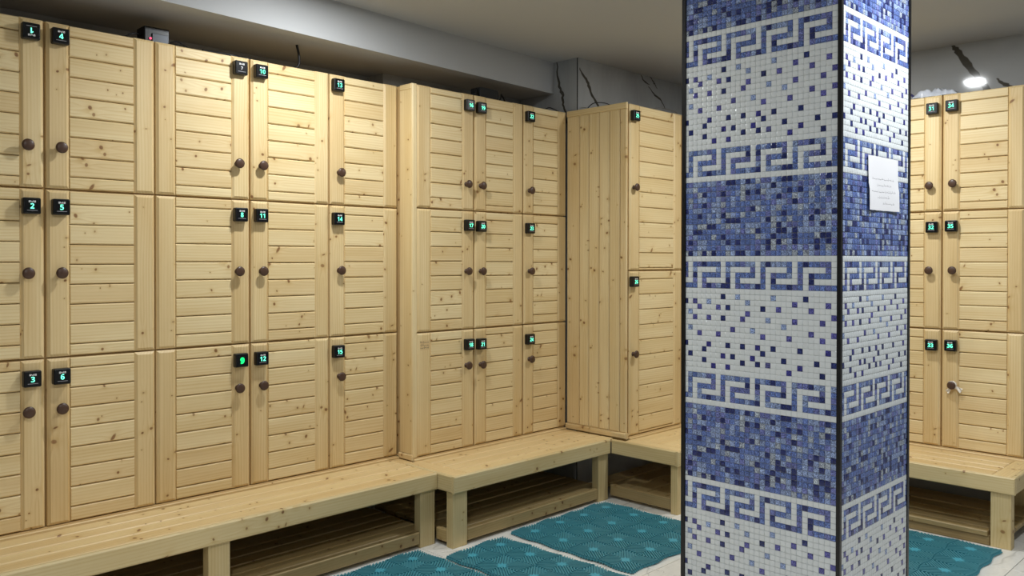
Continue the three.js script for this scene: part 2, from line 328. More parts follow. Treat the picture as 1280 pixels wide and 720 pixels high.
  for (const [sx, sz] of [[-1, 1], [1, 1], [1, -1], [-1, -1]]) {
    const cx = sx < 0 ? PX0 : PX1, cz = sz < 0 ? PZ0 : PZ1, ax = sx < 0 ? xt0 - PX0 - .0005 : PX1 - xt1 - .0005, az = sz > 0 ? PZ1 - zt1 - .0005 : zt0 - PZ0 - .0005;
    const s = new THREE.Shape(), X = (v) => cx + sx * v, Zf = (v) => cz + sz * v;
    const pts = [[TR, -az], [TR, TR], [-ax, TR], [-ax, 0], [0, 0], [0, -az]].map(([a, b]) => [X(a), -Zf(b)]);
    pts.forEach((p, i) => i ? s.lineTo(...p) : s.moveTo(...p));
    const g = new THREE.ExtrudeGeometry(s, { depth: CEIL - 0.001, bevelEnabled: false }); g.rotateX(-Math.PI / 2);
    part('corner_trim', g, M.black, t, 'black corner edging');
  }
  // notice taped to the front face
  const paper = canvasTex(512, 360, (c, w, h) => {
    c.fillStyle = 'rgb(236,236,240)'; c.fillRect(0, 0, w, h); c.strokeStyle = 'rgb(160,158,164)';
    const line = (x0, x1, y) => { c.lineWidth = 4; let x = x1; while (x > x0) { const l = R(10, 34); c.beginPath(); c.moveTo(x, y + R(-2, 2)); c.quadraticCurveTo(x - l / 2, y + R(-1, 9), x - l, y + R(-2, 2)); c.stroke(); if (rnd() < .5) { c.beginPath(); c.moveTo(x - l / 2, y - 4); c.lineTo(x - l / 2 - 2, y - R(7, 14)); c.stroke(); } x -= l + R(3, 9); } };
    line(70, 430, 150); line(150, 380, 192); line(50, 450, 234); line(160, 350, 272); line(250, 430, 312);
  });
  const zp = PZ1 + 0.0038, cw = 0.268, ch = 0.187, pos = [], uv = [], idx = [], NX = 12, NY = 8;
  const pg = new THREE.BoxGeometry(cw, ch, 0.0005, NX, NY, 1); const pa = pg.attributes.position;
  for (let i = 0; i < pa.count; i++) { const x = pa.getX(i) / cw, y = pa.getY(i) / ch; pa.setZ(i, pa.getZ(i) + 0.0016 + 0.004 * Math.pow(Math.abs(x) * 2, 3) * (y < 0 ? .9 : .15) + 0.0012 * Math.sin(x * 7 + y * 3)); }
  pg.computeVertexNormals();
  const sheet = thingMesh('paper_notice', pg, new THREE.MeshStandardMaterial({ map: paper, roughness: 0.75 }), 'white sheet of paper with faint handwriting taped on the mosaic pillar', 'notice');
  sheet.position.set(3.017, 1.6925, zp + 0.0015); sheet.rotation.z = 0.01;
}

// ------------------------------------------------------------------ lock displays: one atlas, 8 x 5 cells of 96 px
const CELL = 96, ACOL = 8, AROW = 5;
const dim = { 7: 1 };
const atlasCanvas = (glow) => canvasTex(CELL * ACOL, CELL * AROW, (c, w, h) => {
  c.fillStyle = '#000'; c.fillRect(0, 0, w, h);
  for (let n = 1; n <= 36; n++) {
    const x = (n % ACOL) * CELL, y = Math.floor(n / ACOL) * CELL, cx = x + CELL / 2; c.save();
    if (n === 1) { c.translate(2 * cx, 2 * (y + CELL / 2)); c.rotate(Math.PI); }
    if (!glow) { c.fillStyle = 'rgb(8,9,12)'; c.fillRect(x, y, CELL, CELL); }
    if (!glow && n !== 9) {   // maker's mark above, small print below
      c.fillStyle = 'rgb(225,225,225)'; c.strokeStyle = 'rgb(225,225,225)'; c.lineWidth = 4;
      c.fillRect(cx - 22, y + 13, 12, 13); c.beginPath(); c.moveTo(cx - 9, y + 15); c.lineTo(cx - 1, y + 25); c.lineTo(cx + 5, y + 15); c.lineTo(cx + 8, y + 25); c.stroke(); c.fillRect(cx + 11, y + 13, 11, 13);
      c.fillStyle = 'rgb(8,9,12)'; c.fillRect(cx - 19, y + 17, 6, 2); c.fillRect(cx + 14, y + 20, 6, 2);
      c.fillStyle = 'rgb(150,150,155)'; c.fillRect(cx - 32, y + 77, 64, 4);
    }
    c.textAlign = 'center'; c.textBaseline = 'middle';
    if (dim[n]) { if (!glow) { c.fillStyle = 'rgb(220,222,225)'; c.font = 'bold 34px sans-serif'; c.fillText(String(n), cx, y + 52); } }
    else { c.font = (n === 9 ? 'bold 62px' : 'bold 50px') + ' sans-serif'; c.fillStyle = glow ? (n === 9 ? 'rgb(20,235,110)' : 'rgb(110,255,205)') : 'rgb(20,60,45)'; if (n === 9) { c.lineWidth = 6; c.strokeStyle = c.fillStyle; c.strokeText('9', cx, y + 50); } c.fillText(String(n), cx, y + (n === 9 ? 50 : 51)); }
    c.restore();
  }
});
const dispM = new THREE.MeshStandardMaterial({ map: atlasCanvas(false), emissiveMap: atlasCanvas(true), emissive: 0xffffff, emissiveIntensity: 2.2, roughness: 0.22 });
const LK = 0.063, LKD = 0.031;
const lockGeo = new RoundedBoxGeometry(LK, LK, LKD, 3, 0.006); lockGeo.translate(0, 0, LKD / 2);
const dispGeos = {};
function dispGeo(n) {
  if (dispGeos[n]) return dispGeos[n];
  const s = LK - 0.008, g = new THREE.PlaneGeometry(s, s); g.translate(0, 0, LKD + 0.0004); const u0 = (n % ACOL) / ACOL, v1 = 1 - Math.floor(n / ACOL) / AROW, uv = g.attributes.uv;
  for (let i = 0; i < 4; i++) uv.setXY(i, u0 + uv.getX(i) / ACOL, v1 - 1 / AROW + uv.getY(i) / AROW); return dispGeos[n] = g;
}
const knobGeo = new THREE.LatheGeometry([[0, 0], [0.0135, 0], [0.0135, 0.003], [0.009, 0.006], [0.0085, 0.014], [0.012, 0.019], [0.0205, 0.0225], [0.0228, 0.0265], [0.0215, 0.031], [0.015, 0.0342], [0.006, 0.0354], [0, 0.0356]].map((p) => new THREE.Vector2(...p)), 28); knobGeo.rotateX(Math.PI / 2);

// ------------------------------------------------------------------ locker cabinets
const BASE = 0.372, TOP = 2.362, T1 = 1.703, T2 = 1.037;
const CARC = woodM([0.80, 0.70, 0.56], 0.6);
/* spec: u0,u1 carcass extent across the front; doors [{a, b, y0, y1, sl, sr, n, side, lockY, knobY}] in metres along the front; depth behind the door plane */
function cabinet(label, origin, turn, depth, u0, u1, doors, extra) {
  const t = thing('locker_cabinet', label, 'cabinet', origin, 'pine locker cabinets'); t.rotation.y = turn;
  const DT = 0.024, W = 0.018, zb = -depth, zf = -DT - 0.0015, y0 = BASE, y1 = TOP - 0.001; const gs = [];
  const add = (a, b, c, d, e, f, gr) => gs.push(plank([a, b, c, d, e, f], gr, 0.001, 'z'));
  add(u0, u0 + W, y0, y1, zb, zf, 'y'); add(u1 - W, u1, y0, y1, zb, zf, 'y'); add(u0 + W, u1 - W, y1 - W, y1, zb, zf, 'x'); add(u0 + W, u1 - W, y0, y0 + W, zb, zf, 'x'); add(u0 + W, u1 - W, y0 + W, y1 - W, zb, zb + .006, 'y');
  const shelves = [...new Set(doors.map((d) => d.y0))].filter((y) => y > BASE + .05);
  for (const y of shelves) add(u0 + W, u1 - W, y - W / 2, y + W / 2, zb + .006, zf, 'x');
  part('carcass', mergeGeometries(gs), CARC, t);
  for (const d of doors) {
    const dg = group('door', t), a = d.a, b = d.b, yb = d.y0 + 0.0032, yt = d.y1 - 0.0032, h = yt - yb, cy = (yb + yt) / 2; dg.position.set(0, 0, -DT);
    const stile = (x0, x1, mat) => { const g = board(x1 - x0, h, DT, 0.011, 0.011, 0.008, 'y'); g.translate((x0 + x1) / 2, cy, 0); part('stile', g, mat, dg); };
    stile(a, a + d.sl, stileM()); stile(b - d.sr, b, stileM());
    { const g = board(b - a - d.sl - d.sr, h, 0.0044, 0, 0, 0, 'y'); g.translate((a + d.sl + b - d.sr) / 2, cy, 0); part('back_panel', g, CARC, dg); }
    const x0 = a + d.sl, x1 = b - d.sr, PW = d.pw ?? 0.0798; let y = yt - (d.first ?? R(0.03, 0.075)), top = yt;
    while (top > yb + 0.004) {
      const bot = Math.max(yb, y); if (bot - yb < 0.012) y = yb; const lo = Math.max(yb, y);
      const g = board(x1 - x0 - 0.0012, top - lo - 0.0034, DT - 0.0075, 0.0022, 0.0044, 0.0048, 'x'); g.translate((x0 + x1) / 2, (top + lo) / 2, 0.0045); part('board', g, pine(), dg);
      top = lo; y = top - PW;
    }
    const side = d.side === 'L' ? a + d.sl / 2 : b - d.sr / 2;
    if (d.knobY) { const k = part('knob', knobGeo, M.knob, dg, 'turned dark brown knob'); k.position.set(d.knobX ?? side, d.knobY, DT); }
    const lk = part('lock', lockGeo, M.black, t, 'black electronic lock'); lk.position.set(d.lockX ?? side, d.lockY, 0); part('lock_display', dispGeo(d.n), dispM, lk, dim[d.n] ? 'unlit display' : 'green lit digits'); if (d.lockTilt) lk.rotation.z = d.lockTilt;
  }
  if (extra) extra(t);
  return t;
}
const LY = [2.303, 1.632, 0.964], KY = [1.866, 1.372, 0.836], TY = [[T1, TOP], [T2, T1], [BASE, T2]];
const three = (a, b, sl, sr, n0, side, o = {}) => [0, 1, 2].map((i) => ({ a, b, sl, sr, n: n0 + i, side, y0: TY[i][0], y1: TY[i][1], lockY: LY[i] + (o.ly ?? 0), knobY: o.noKnob === i ? 0 : (o.ky?.[i] ?? KY[i]), lockX: o.lx, knobX: o.kx, first: o.first?.[i] }));
// long row
cabinet('pine locker cabinet with locks one to three, the one upside down', [0, 0, 0], 0, 0.43, 0.606, 1.0415, three(0.615, 1.0335, 0.083, 0.083, 1, 'R', { lx: 0.984, kx: 0.972 }));
cabinet('pine locker cabinet with locks four to six under the red-lit power box', [0, 0, 0], 0, 0.43, 1.0425, 1.4665, three(1.0435, 1.4635, 0.084, 0.084, 4, 'L', { lx: 1.089, kx: 1.091, first: [0.045, 0.055, 0.042] }));
cabinet('pine locker cabinet with locks seven to nine, the seven unlit', [0, 0, 0], 0, 0.43, 1.4675, 1.9055, three(1.4715, 1.901, 0.084, 0.086, 7, 'R', { lx: 1.848, kx: 1.840, first: [0.050, 0.045, 0.048] }));
cabinet('pine locker cabinet with locks ten to twelve below the rising cable', [0, 0, 0], 0, 0.43, 1.9065, 2.3345, three(1.911, 2.3305, 0.086, 0.078, 10, 'L', { lx: 1.951, kx: 1.960, first: [0.05, 0.05, 0.045] }));
cabinet('pine locker cabinet with locks thirteen to fifteen next to the step', [0, 0, 0], 0, 0.43, 2.3355, 2.7675, three(2.3395, 2.759, 0.086, 0.09, 13, 'L', { lx: 2.374, kx: 2.389, first: [0.04, 0.045, 0.038] }));
// middle row, stepped forward
const zB = 0.1157, zC = 0.5914, xD = 5.063;
const scrib = canvasTex(128, 96, (c) => { c.fillStyle = 'rgb(214,184,134)'; c.fillRect(0, 0, 128, 96); c.strokeStyle = 'rgb(70,52,30)'; c.lineWidth = 4; for (let r = 0; r < 3; r++) { let x = 118; while (x > 8) { const l = R(8, 20); c.beginPath(); c.moveTo(x, 18 + r * 28 + R(-3, 3)); c.quadraticCurveTo(x - l / 2, 18 + r * 28 + R(-3, 12), x - l, 18 + r * 28 + R(-3, 3)); c.stroke(); if (rnd() < .5) { c.beginPath(); c.moveTo(x - l / 2, 14 + r * 28); c.lineTo(x - l / 2, 4 + r * 28); c.stroke(); } x -= l + R(4, 10); } } });
cabinet('pine locker cabinet with locks sixteen to eighteen and pencil scribble on a stile', [0, 0, zB], 0, 0.42, 2.7785, 3.2155, three(2.801, 3.2105, 0.096, 0.088, 16, 'R', { lx: 3.160, kx: 3.150, ky: [1.85, 1.363, 0.835], ly: -.012, first: [0.036, 0.042, 0.05] }), (t) => {
  const side = group('side_panel', t);
  part('board', plank([2.770, 2.7775, BASE + 0.02, TOP - 0.03, -zB + 0.003, -0.0125], 'y', 0.002, '-x'), PINE[0], side);
  part('corner_post', plank([2.770, 2.7995, BASE, TOP - 0.001, -0.012, 0.0], 'y', 0.004, 'z'), PINE[2], side);
  part('top_rail', plank([2.7685, 2.7775, TOP - 0.03, TOP, -zB + 0.004, -0.0125], 'z', 0.003, '-x'), PINE[1], side);
  part('skirting', plank([2.757, 2.7695, BASE - 0.011, BASE + 0.02, -zB + 0.006, 0.006], 'z', 0.005, '-x'), PINE[3], side);
  const g = new THREE.PlaneGeometry(0.062, 0.05); g.translate(2.851, 0.968, 0.0006); part('pencil_note', g, new THREE.MeshStandardMaterial({ map: scrib, roughness: .6 }), t, 'scribbled pencil writing');
});
cabinet('pine locker cabinet with locks nineteen to twenty-one, second from the step', [0, 0, zB], 0, 0.42, 3.2165, 3.6125, three(3.2195, 3.609, 0.0876, 0.082, 19, 'L', { lx: 3.252, kx: 3.260, ky: [1.848, 1.362, 0.83], ly: -.015, first: [0.06, 0.045, 0.04] }));
cabinet('pine locker cabinet with locks twenty-two to twenty-four against the plank side', [0, 0, zB], 0, 0.42, 3.6135, 4.0035, three(3.6175, 4.0025, 0.084, 0.078, 22, 'L', { lx: 3.653, kx: 3.662, ky: [1.845, 1.359, 0.828], ly: -.015, first: [0.04, 0.05, 0.045] }));
// tall cabinet stepping further forward, plank side
cabinet('tall two-door pine locker with locks 25 and 26 and plank side', [0, 0, zC], 0, 0.40, 4.0165, 4.59, [
  { a: 4.030, b: 4.583, sl: 0.10, sr: 0.088, n: 25, side: 'L', y0: 1.363, y1: TOP, lockY: 2.287, knobY: 1.861, lockX: 4.064, knobX: 4.069, first: 0.06, pw: 0.092 },
  { a: 4.030, b: 4.583, sl: 0.10, sr: 0.088, n: 26, side: 'L', y0: BASE, y1: 1.363, lockY: 1.298, knobY: 0.864, lockX: 4.056, knobX: 4.064, first: 0.05, pw: 0.092 },
], (t) => {
  const side = group('side_panel', t); const zs = [0.1175, 0.2206, 0.2956, 0.3771, 0.4563, 0.5361, 0.588].map((z) => z - zC);
  for (let i = 0; i < 6; i++) part('plank', plank([4.0045, 4.0155, BASE + 0.024, TOP - 0.034, zs[i] + 0.0016, zs[i + 1] - 0.0016], 'y', 0.0045, '-x'), pine(), side);
  part('top_rail', plank([4.001, 4.0155, TOP - 0.034, TOP + 0.002, zs[0], zs[6]], 'z', 0.003, '-x'), PINE[1], side);
  part('skirting', plank([3.988, 4.0155, BASE - 0.011, BASE + 0.024, zs[0], zs[6] + 0.006], 'z', 0.006, '-x'), PINE[3], side);
});
cabinet('pine locker column in the far corner behind the pillar', [0, 0, zC], 0, 0.40, 4.591, 5.05, [
  { a: 4.60, b: 5.03, sl: 0.09, sr: 0.088, n: 27, side: 'L', y0: 1.363, y1: TOP, lockY: 2.287, knobY: 1.861 },
  { a: 4.60, b: 5.03, sl: 0.09, sr: 0.088, n: 28, side: 'L', y0: BASE, y1: 1.363, lockY: 1.298, knobY: 0.864 },
]);
// end row, facing the other way: local x = world z
cabinet('pine locker cabinet with locks thirty-one to thirty-three, one knob missing', [xD, 0, 0], -Math.PI / 2, 0.298, 1.566, 1.997, three(1.571, 1.9915, 0.085, 0.09, 31, 'R', { lx: 1.950, kx: 1.936, ky: [1.85, 1.369, 0.836], ly: -.018, noKnob: 2, first: [0.045, 0.04, 0.05] }));
cabinet('pine locker cabinet with locks thirty-four to thirty-six, tissue on a knob', [xD, 0, 0], -Math.PI / 2, 0.298, 1.998, 2.415, three(2.001, 2.405, 0.087, 0.078, 34, 'L', { lx: 2.052, kx: 2.059, ky: [1.855, 1.370, 0.728], ly: -.014, first: [0.05, 0.045, 0.04] }));
cabinet('pine locker cabinet with locks twenty-nine and thirty behind the pillar', [xD, 0, 0], -Math.PI / 2, 0.298, 1.135, 1.565, three(1.145, 1.557, 0.085, 0.09, 28, 'L').slice(1));

// ------------------------------------------------------------------ benches
const BT = 0.36, FH = 0.083, FT = 0.02;
function bench(label, posts, parts_) {
  const t = thing('slatted_bench', label, 'bench', [0, 0, 0], 'pine benches');
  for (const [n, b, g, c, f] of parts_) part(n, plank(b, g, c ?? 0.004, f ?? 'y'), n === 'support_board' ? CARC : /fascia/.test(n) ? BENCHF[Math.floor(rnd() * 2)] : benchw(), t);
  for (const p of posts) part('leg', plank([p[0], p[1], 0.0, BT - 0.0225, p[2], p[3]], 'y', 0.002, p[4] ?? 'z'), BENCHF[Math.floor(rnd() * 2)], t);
  return t;
}
const decks = (x0, x1, z0, z1, n, along = 'x') => { const out = []; for (let i = 0; i < n; i++) { const a = i / n, b = (i + 1) / n; if (along === 'x') out.push(['seat_slat', [x0, x1, BT - 0.022, BT, z0 + (z1 - z0) * a + 0.003, z0 + (z1 - z0) * b - 0.003], 'x', 0.005]); else out.push(['seat_slat', [x0 + (x1 - x0) * a + 0.003, x0 + (x1 - x0) * b - 0.003, BT - 0.022, BT, z0, z1], 'z', 0.005]); } return out; };
const zfA = 0.4004, zfB = 0.5257, zfC = 0.999, xeB = 2.7032, xeC = 3.9384, xeD = 4.6143, zeD = 2.4787;
bench('long pine bench in front of lockers 1 to 15', [
  [1.52, 1.613, zfA - 0.068, zfA - 0.0215], [2.610, 2.702, zfA - 0.068, zfA - 0.0215], [0.2, 0.293, zfA - 0.068, zfA - 0.0215], [-0.5, -0.4, -0.3, -0.24], [1.3, 1.39, -0.4, -0.34], [2.4, 2.49, -0.4, -0.34]], [
  ...decks(-0.6, 2.70, 0.018, zfA - FT, 4), ['seat_fascia', [-0.6, 2.703, BT - FH, BT, zfA - FT, zfA], 'x', 0.006, 'z'],
  ['corner_slat', [2.701, 2.7565, BT - 0.022, BT, 0.019, 0.1335], 'z', 0.003], ['back_strip', [-0.6, 2.7565, BT - 0.022, BT + 0.009, 0.001, 0.0175], 'x', 0.003], ['support_board', [-0.6, 2.755, BT - 0.022, BT + 0.0115, -0.43, 0.0005], 'x', 0.001]]);
bench('pine bench stepping forward under lockers 16 to 24', [
  [2.713, 2.808, zfB - 0.068, zfB - 0.0215], [3.846, 3.9375, zfB - 0.068, zfB - 0.0215], [2.9, 2.99, -0.26, -0.2], [3.7, 3.79, -0.26, -0.2]], [
  ['end_slat', [xeB + FT, xeB + FT + 0.085, BT - 0.022, BT, 0.135, zfB - FT], 'z', 0.0035], ...decks(xeB + FT + 0.085, 3.986, 0.1345, zfB - FT, 4),
  ['seat_fascia', [xeB, xeC - .0005, BT - FH, BT, zfB - FT, zfB], 'x', 0.005, 'z'], ['end_fascia', [xeB + .0005, xeB + FT, BT - FH, BT, zfA - 0.02, zfB - FT], 'z', 0.005, '-x'], ['end_fascia', [xeB + .0005, xeB + FT, BT - 0.022, BT, 0.135, zfA - 0.02], 'z', 0.003, 'y'],
  ['back_strip', [2.771, 3.986, BT - 0.022, BT + 0.009, 0.1175, 0.134], 'x', 0.003], ['support_board', [2.771, 3.986, BT - 0.022, BT + 0.0115, -0.30, 0.116], 'x', 0.001]]);
bench('pine bench in the corner below lockers 25 and 26', [
  [xeC + 0.0205, xeC + 0.085, zfC - 0.066, zfC - 0.0215, '-x'], [4.9, 4.96, 0.25, 0.31]], [
  ['end_slat', [xeC + FT, xeC + FT + 0.085, BT - 0.022, BT, 0.612, zfC - FT], 'z', 0.0035], ...decks(xeC + FT + 0.085, 5.05, 0.612, zfC - FT, 4),
  ['seat_fascia', [xeC, xeD, BT - FH, BT, zfC - FT, zfC], 'x', 0.005, 'z'], ['end_fascia', [xeC, xeC + FT, BT - FH, BT, zfB + 0.0005, zfC - FT], 'z', 0.005, '-x'],
  ['back_strip', [4.017, 5.05, BT - 0.022, BT + 0.009, 0.598, 0.611], 'x', 0.003], ['support_board', [4.017, 5.06, BT - 0.022, BT + 0.0115, 0.19, 0.597], 'x', 0.001]]);
bench('pine bench under the end lockers beside the tiled pillar', [
  [xeD + 0.0205, xeD + 0.075, zeD - 0.112, zeD - 0.0205, '-x'], [xeD + 0.0205, xeD + 0.075, 1.45, 1.54, '-x'], [5.25, 5.31, 2.3, 2.38, '-x'], [5.25, 5.31, 1.2, 1.28, '-x']], [
  ...decks(xeD + FT, 5.042, zfC + 0.002, zeD - FT - 0.085, 4, 'z'), ['end_slat', [xeD + FT, 5.042, BT - 0.022, BT, zeD - FT - 0.085, zeD - FT], 'x', 0.0035],
  ['seat_fascia', [xeD, xeD + FT, BT - FH, BT, zfC + 0.002, zeD - .0005], 'z', 0.005, '-x'], ['end_fascia', [xeD + FT, 5.36, BT - FH, BT, zeD - FT, zeD], 'x', 0.005, 'z'],
  ['back_strip', [5.0435, 5.061, BT - 0.022, BT + 0.009, zfC + 0.002, 2.43], 'z', 0.003], ['support_board', [5.064, 5.36, BT - 0.022, BT + 0.0115, 1.13, 2.455], 'z', 0.001]]);

// ------------------------------------------------------------------ slatted platforms on the floor under the benches
function platform(label, rails, planks) {
  const t = thing('floor_platform', label, 'platform', [0, 0, 0], 'wooden duckboards under the benches');
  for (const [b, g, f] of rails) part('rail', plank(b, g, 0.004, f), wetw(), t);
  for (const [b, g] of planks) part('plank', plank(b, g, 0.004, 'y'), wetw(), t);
}
const rows = (x0, x1, z0, z1, n, along, y0 = 0.05, y1 = 0.072) => { const o = []; for (let i = 0; i < n; i++) { const s = (along === 'x' ? z1 - z0 : x1 - x0) / n, a = i * s + 0.004, b = (i + 1) * s - 0.004; o.push(along === 'x' ? [[x0, x1, y0 + R(-.003, .003), y1 + R(-.003, .003), z0 + a, z0 + b], 'x'] : [[x0 + a, x0 + b, y0 + R(-.003, .003), y1 + R(-.003, .003), z0, z1], 'z']); } return o; };
platform('dark wet duckboard under the long bench', [[[0.297, 1.516, 0.02, 0.08, 0.352, 0.379], 'x', 'z'], [[1.617, 2.606, 0.02, 0.08, 0.352, 0.379], 'x', 'z'], [[-0.5, 2.6, 0, 0.05, -0.2, -0.17], 'x', 'z']], rows(-0.5, 2.69, -0.32, 0.325, 7, 'x'));
platform('dark wet duckboard under the bench of lockers 16 to 24', [[[2.812, 3.842, 0.02, 0.08, 0.475, 0.504], 'x', 'z'], [[2.716, 2.74, 0.02, 0.08, 0.37, 0.452], 'z', '-x'], [[2.75, 3.9, 0, 0.05, -0.1, -0.07], 'x', 'z']], rows(2.745, 3.94, -0.19, 0.452, 7, 'x'));
platform('dark wet duckboard under the corner bench', [[[xeC + 0.022, xeC + 0.05, 0.02, 0.085, 0.50, zfC - 0.07], 'z', '-x'], [[4.5, 4.53, 0, 0.05, 0.3, 0.9], 'z', '-x']], rows(xeC + 0.09, 4.88, 0.32, zfC - 0.03, 5, 'x', 0.045, 0.066));
platform('dark wet duckboard under the end bench', [[[xeD + 0.024, xeD + 0.05, 0, 0.05, 1.545, 2.362], 'z', '-x'], [[5.1, 5.13, 0, 0.05, 1.2, 2.3], 'z', '-x']], [[[xeD + 0.012, xeD + 0.07, 0.05, 0.074, 1.545, 2.355], 'z'], ...rows(xeD + 0.08, 5.24, 1.2, 2.44, 5, 'z')]);

// ------------------------------------------------------------------ teal ribbed mat tiles, 39 cm, four starred squares each
{
  const S = 0.195, gr = [], gst = [];
  // old soft plastic: edges and surface gently wavy (same wave on neighbours' shared edges)
  const wave = (g) => { const p = g.attributes.position, w = 2 * Math.PI / (2 * S); for (let i = 0; i < p.count; i++) { const x = p.getX(i), y = p.getY(i), z = p.getZ(i); p.setXYZ(i, x + 0.005 * Math.sin(w * z * 2 + 1), y + 0.0016 * (2 + Math.sin(w * x + .6) + Math.sin(w * z + 2)) * (y > 0.002 ? 1 : 0), z + 0.006 * Math.sin(w * x * 2 + 2)); } g.computeVertexNormals(); return g; };
  const bar = (x, z, l, w, ang, y0, y1) => { const g = new THREE.BoxGeometry(l, y1 - y0, w); g.rotateY(ang); g.translate(x, (y0 + y1) / 2, z); return g; };
  for (const mx of [-S / 2, S / 2]) for (const mz of [-S / 2, S / 2]) {
    for (const [qx, qz] of [[1, 1], [1, -1], [-1, 1], [-1, -1]]) {   // diagonal ribs clipped to each quadrant
      const q = S / 2 - 0.002;
      for (let k = -5; k <= 5; k++) {
        const off = k * 0.0172; const c0 = Math.max(0, -off), c1 = Math.min(q, q - off); if (c1 - c0 < 0.006) continue;
        const x0 = c0, z0 = c0 + off, x1 = c1, z1 = c1 + off;
        const cx = mx + qx * (x0 + x1) / 2, cz = mz + qz * (z0 + z1) / 2, l = Math.hypot(x1 - x0, z1 - z0), ang = Math.atan2(-(qz * (z1 - z0)), qx * (x1 - x0));
        gr.push(bar(cx, cz, l, 0.0062, ang, 0.0080, 0.0165));
      }
    }
    const st = new THREE.Shape(); for (let i = 0; i < 16; i++) { const r = i % 2 ? 0.018 : 0.032, a = i / 16 * Math.PI * 2; i ? st.lineTo(Math.cos(a) * r, Math.sin(a) * r) : st.moveTo(r, 0); }
    const sg = new THREE.ExtrudeGeometry(st, { depth: 0.0062, bevelEnabled: false }); sg.rotateX(-Math.PI / 2); sg.translate(mx, 0.0105, mz); gst.push(wave(sg));
  }
  const gb = new THREE.BoxGeometry(2 * S - 0.002, 0.0045, 2 * S - 0.002, 24, 1, 24); gb.translate(0, 0.00625, 0);
  const gl = []; for (let i = 0; i < 24; i++) { const p = -S + 0.008 + i * (2 * S - 0.016) / 23; for (const s of [-1, 1]) { gl.push(boxAt(p - 0.0035, p + 0.0035, 0.0025, 0.0075, s > 0 ? S - 0.003 : -S - 0.005, s > 0 ? S + 0.005 : -S + 0.003)); gl.push(boxAt(s > 0 ? S - 0.003 : -S - 0.005, s > 0 ? S + 0.005 : -S + 0.003, 0.0025, 0.0075, p - 0.0035, p + 0.0035)); } }
  for (const mx of [-S / 2, S / 2]) for (const mz of [-S / 2, S / 2]) for (const dx of [-.06, 0, .06]) for (const dz of [-.06, 0, .06]) gl.push(boxAt(mx + dx - .006, mx + dx + .006, 0, .0045, mz + dz - .006, mz + dz + .006));
  const base = wave(gb), ribs = wave(mergeGeometries(gr)), loops = wave(mergeGeometries(gl));
  const teal = new THREE.MeshStandardMaterial({ color: new THREE.Color().setRGB(0.06, 0.27, 0.335), roughness: 0.42 }), tealD = new THREE.MeshStandardMaterial({ color: new THREE.Color().setRGB(0.06, 0.27, 0.335), roughness: 0.5 }), tealS = new THREE.MeshStandardMaterial({ color: new THREE.Color().setRGB(0.075, 0.40, 0.52), roughness: 0.35 });
  const matThing = (label, x, z, rot, tiles) => {
    const t = thing('interlocking_mat', label, 'mat', [x, 0, z], 'teal floor mats'); t.rotation.y = rot;
    for (const [i, k] of tiles) { const m = group('mat_tile', t); m.position.set(i * (2 * S + 0.001), 0, k * (2 * S + 0.001)); part('base', base, tealD, m); part('ribs', ribs, teal, m).userData.kind = 'stuff'; for (const sg of gst) part('star_boss', sg, tealS, m, 'brighter blue star boss'); part('edge_loops', loops, tealD, m).userData.kind = 'stuff'; }
  };
  matThing('teal ribbed plastic mat on the floor along the long bench', 2.366, 0.618, 0.03, [[0, 0], [-1, 0], [0, 1]]);
  matThing('teal ribbed plastic mat below the step between the two front benches', 2.794, 0.770, 0.03, [[0, 0], [0, 1]]);
  matThing('teal ribbed plastic mat in the inner corner of the benches by the pillar', 3.262, 0.740, -0.005, [[0, 0], [1, 0], [0, 1], [1, 1]]);
  matThing('teal ribbed plastic mat in front of the end bench past the pillar', 4.368, 2.236, 0.01, [[0, 0], [-1, 0], [0, -1]]);
}

// ------------------------------------------------------------------ things on top of the lockers
function tube(pts, r, n = 40) { return new THREE.TubeGeometry(new THREE.CatmullRomCurve3(pts.map((p) => new THREE.Vector3(...p))), n, r, 6); }
{
  const t = thing('power_adapter', 'black power box with red light and wires on top of locker 4', 'power box', [1.515, TOP, -0.14]);
  const b = new RoundedBoxGeometry(0.11, 0.082, 0.085, 2, 0.005); b.translate(0, 0.042, 0); part('housing', b, M.black, t);
  const p = new RoundedBoxGeometry(0.07, 0.04, 0.006, 2, 0.002); p.translate(0.012, 0.034, 0.0455); part('label_plate', p, M.grey, t, 'grey metal plate');
  const led = new THREE.SphereGeometry(0.005, 12, 8); led.translate(-0.03, 0.03, 0.047); part('indicator_light', led, new THREE.MeshStandardMaterial({ color: 0x441015, emissive: 0xff5070, emissiveIntensity: 2.5 }), t, 'glowing red indicator light');
  part('wire', mergeGeometries([tube([[-0.05, 0.05, 0], [-0.1, 0.04, 0.03], [-0.15, 0.012, 0.02], [-0.3, 0.006, -0.04]], 0.004), tube([[0.045, 0.02, 0.045], [0.09, 0.022, 0.06], [0.13, 0.03, 0.03], [0.16, 0.008, 0.04], [0.24, 0.006, 0.0]], 0.003), tube([[0.05, 0.03, 0.0], [0.11, 0.045, 0.01], [0.15, 0.012, 0.02], [0.12, 0.006, 0.06], [0.18, 0.006, 0.08]], 0.003)]), M.cable, t, 'black wires');
}
{
  const t = thing('power_adapter', 'black power box on top of lockers 16 and 19', 'power box', [3.40, TOP, 0.0]);
  const b = new RoundedBoxGeometry(0.15, 0.07, 0.085, 2, 0.006); b.translate(0, 0.036, 0); part('housing', b, M.blackMatte, t);
  part('wire', mergeGeometries([tube([[0.07, 0.03, 0], [0.11, 0.02, 0.01], [0.14, 0.055, 0.0], [0.19, 0.075, -0.05], [0.3, 0.02, -0.1], [0.38, 0.004, -0.1]], 0.0045), tube([[-0.07, 0.05, 0], [-0.11, 0.05, 0.04], [-0.13, 0.02, 0.06], [-0.2, 0.005, 0.03]], 0.0045)]), M.cable, t, 'black wires');
}
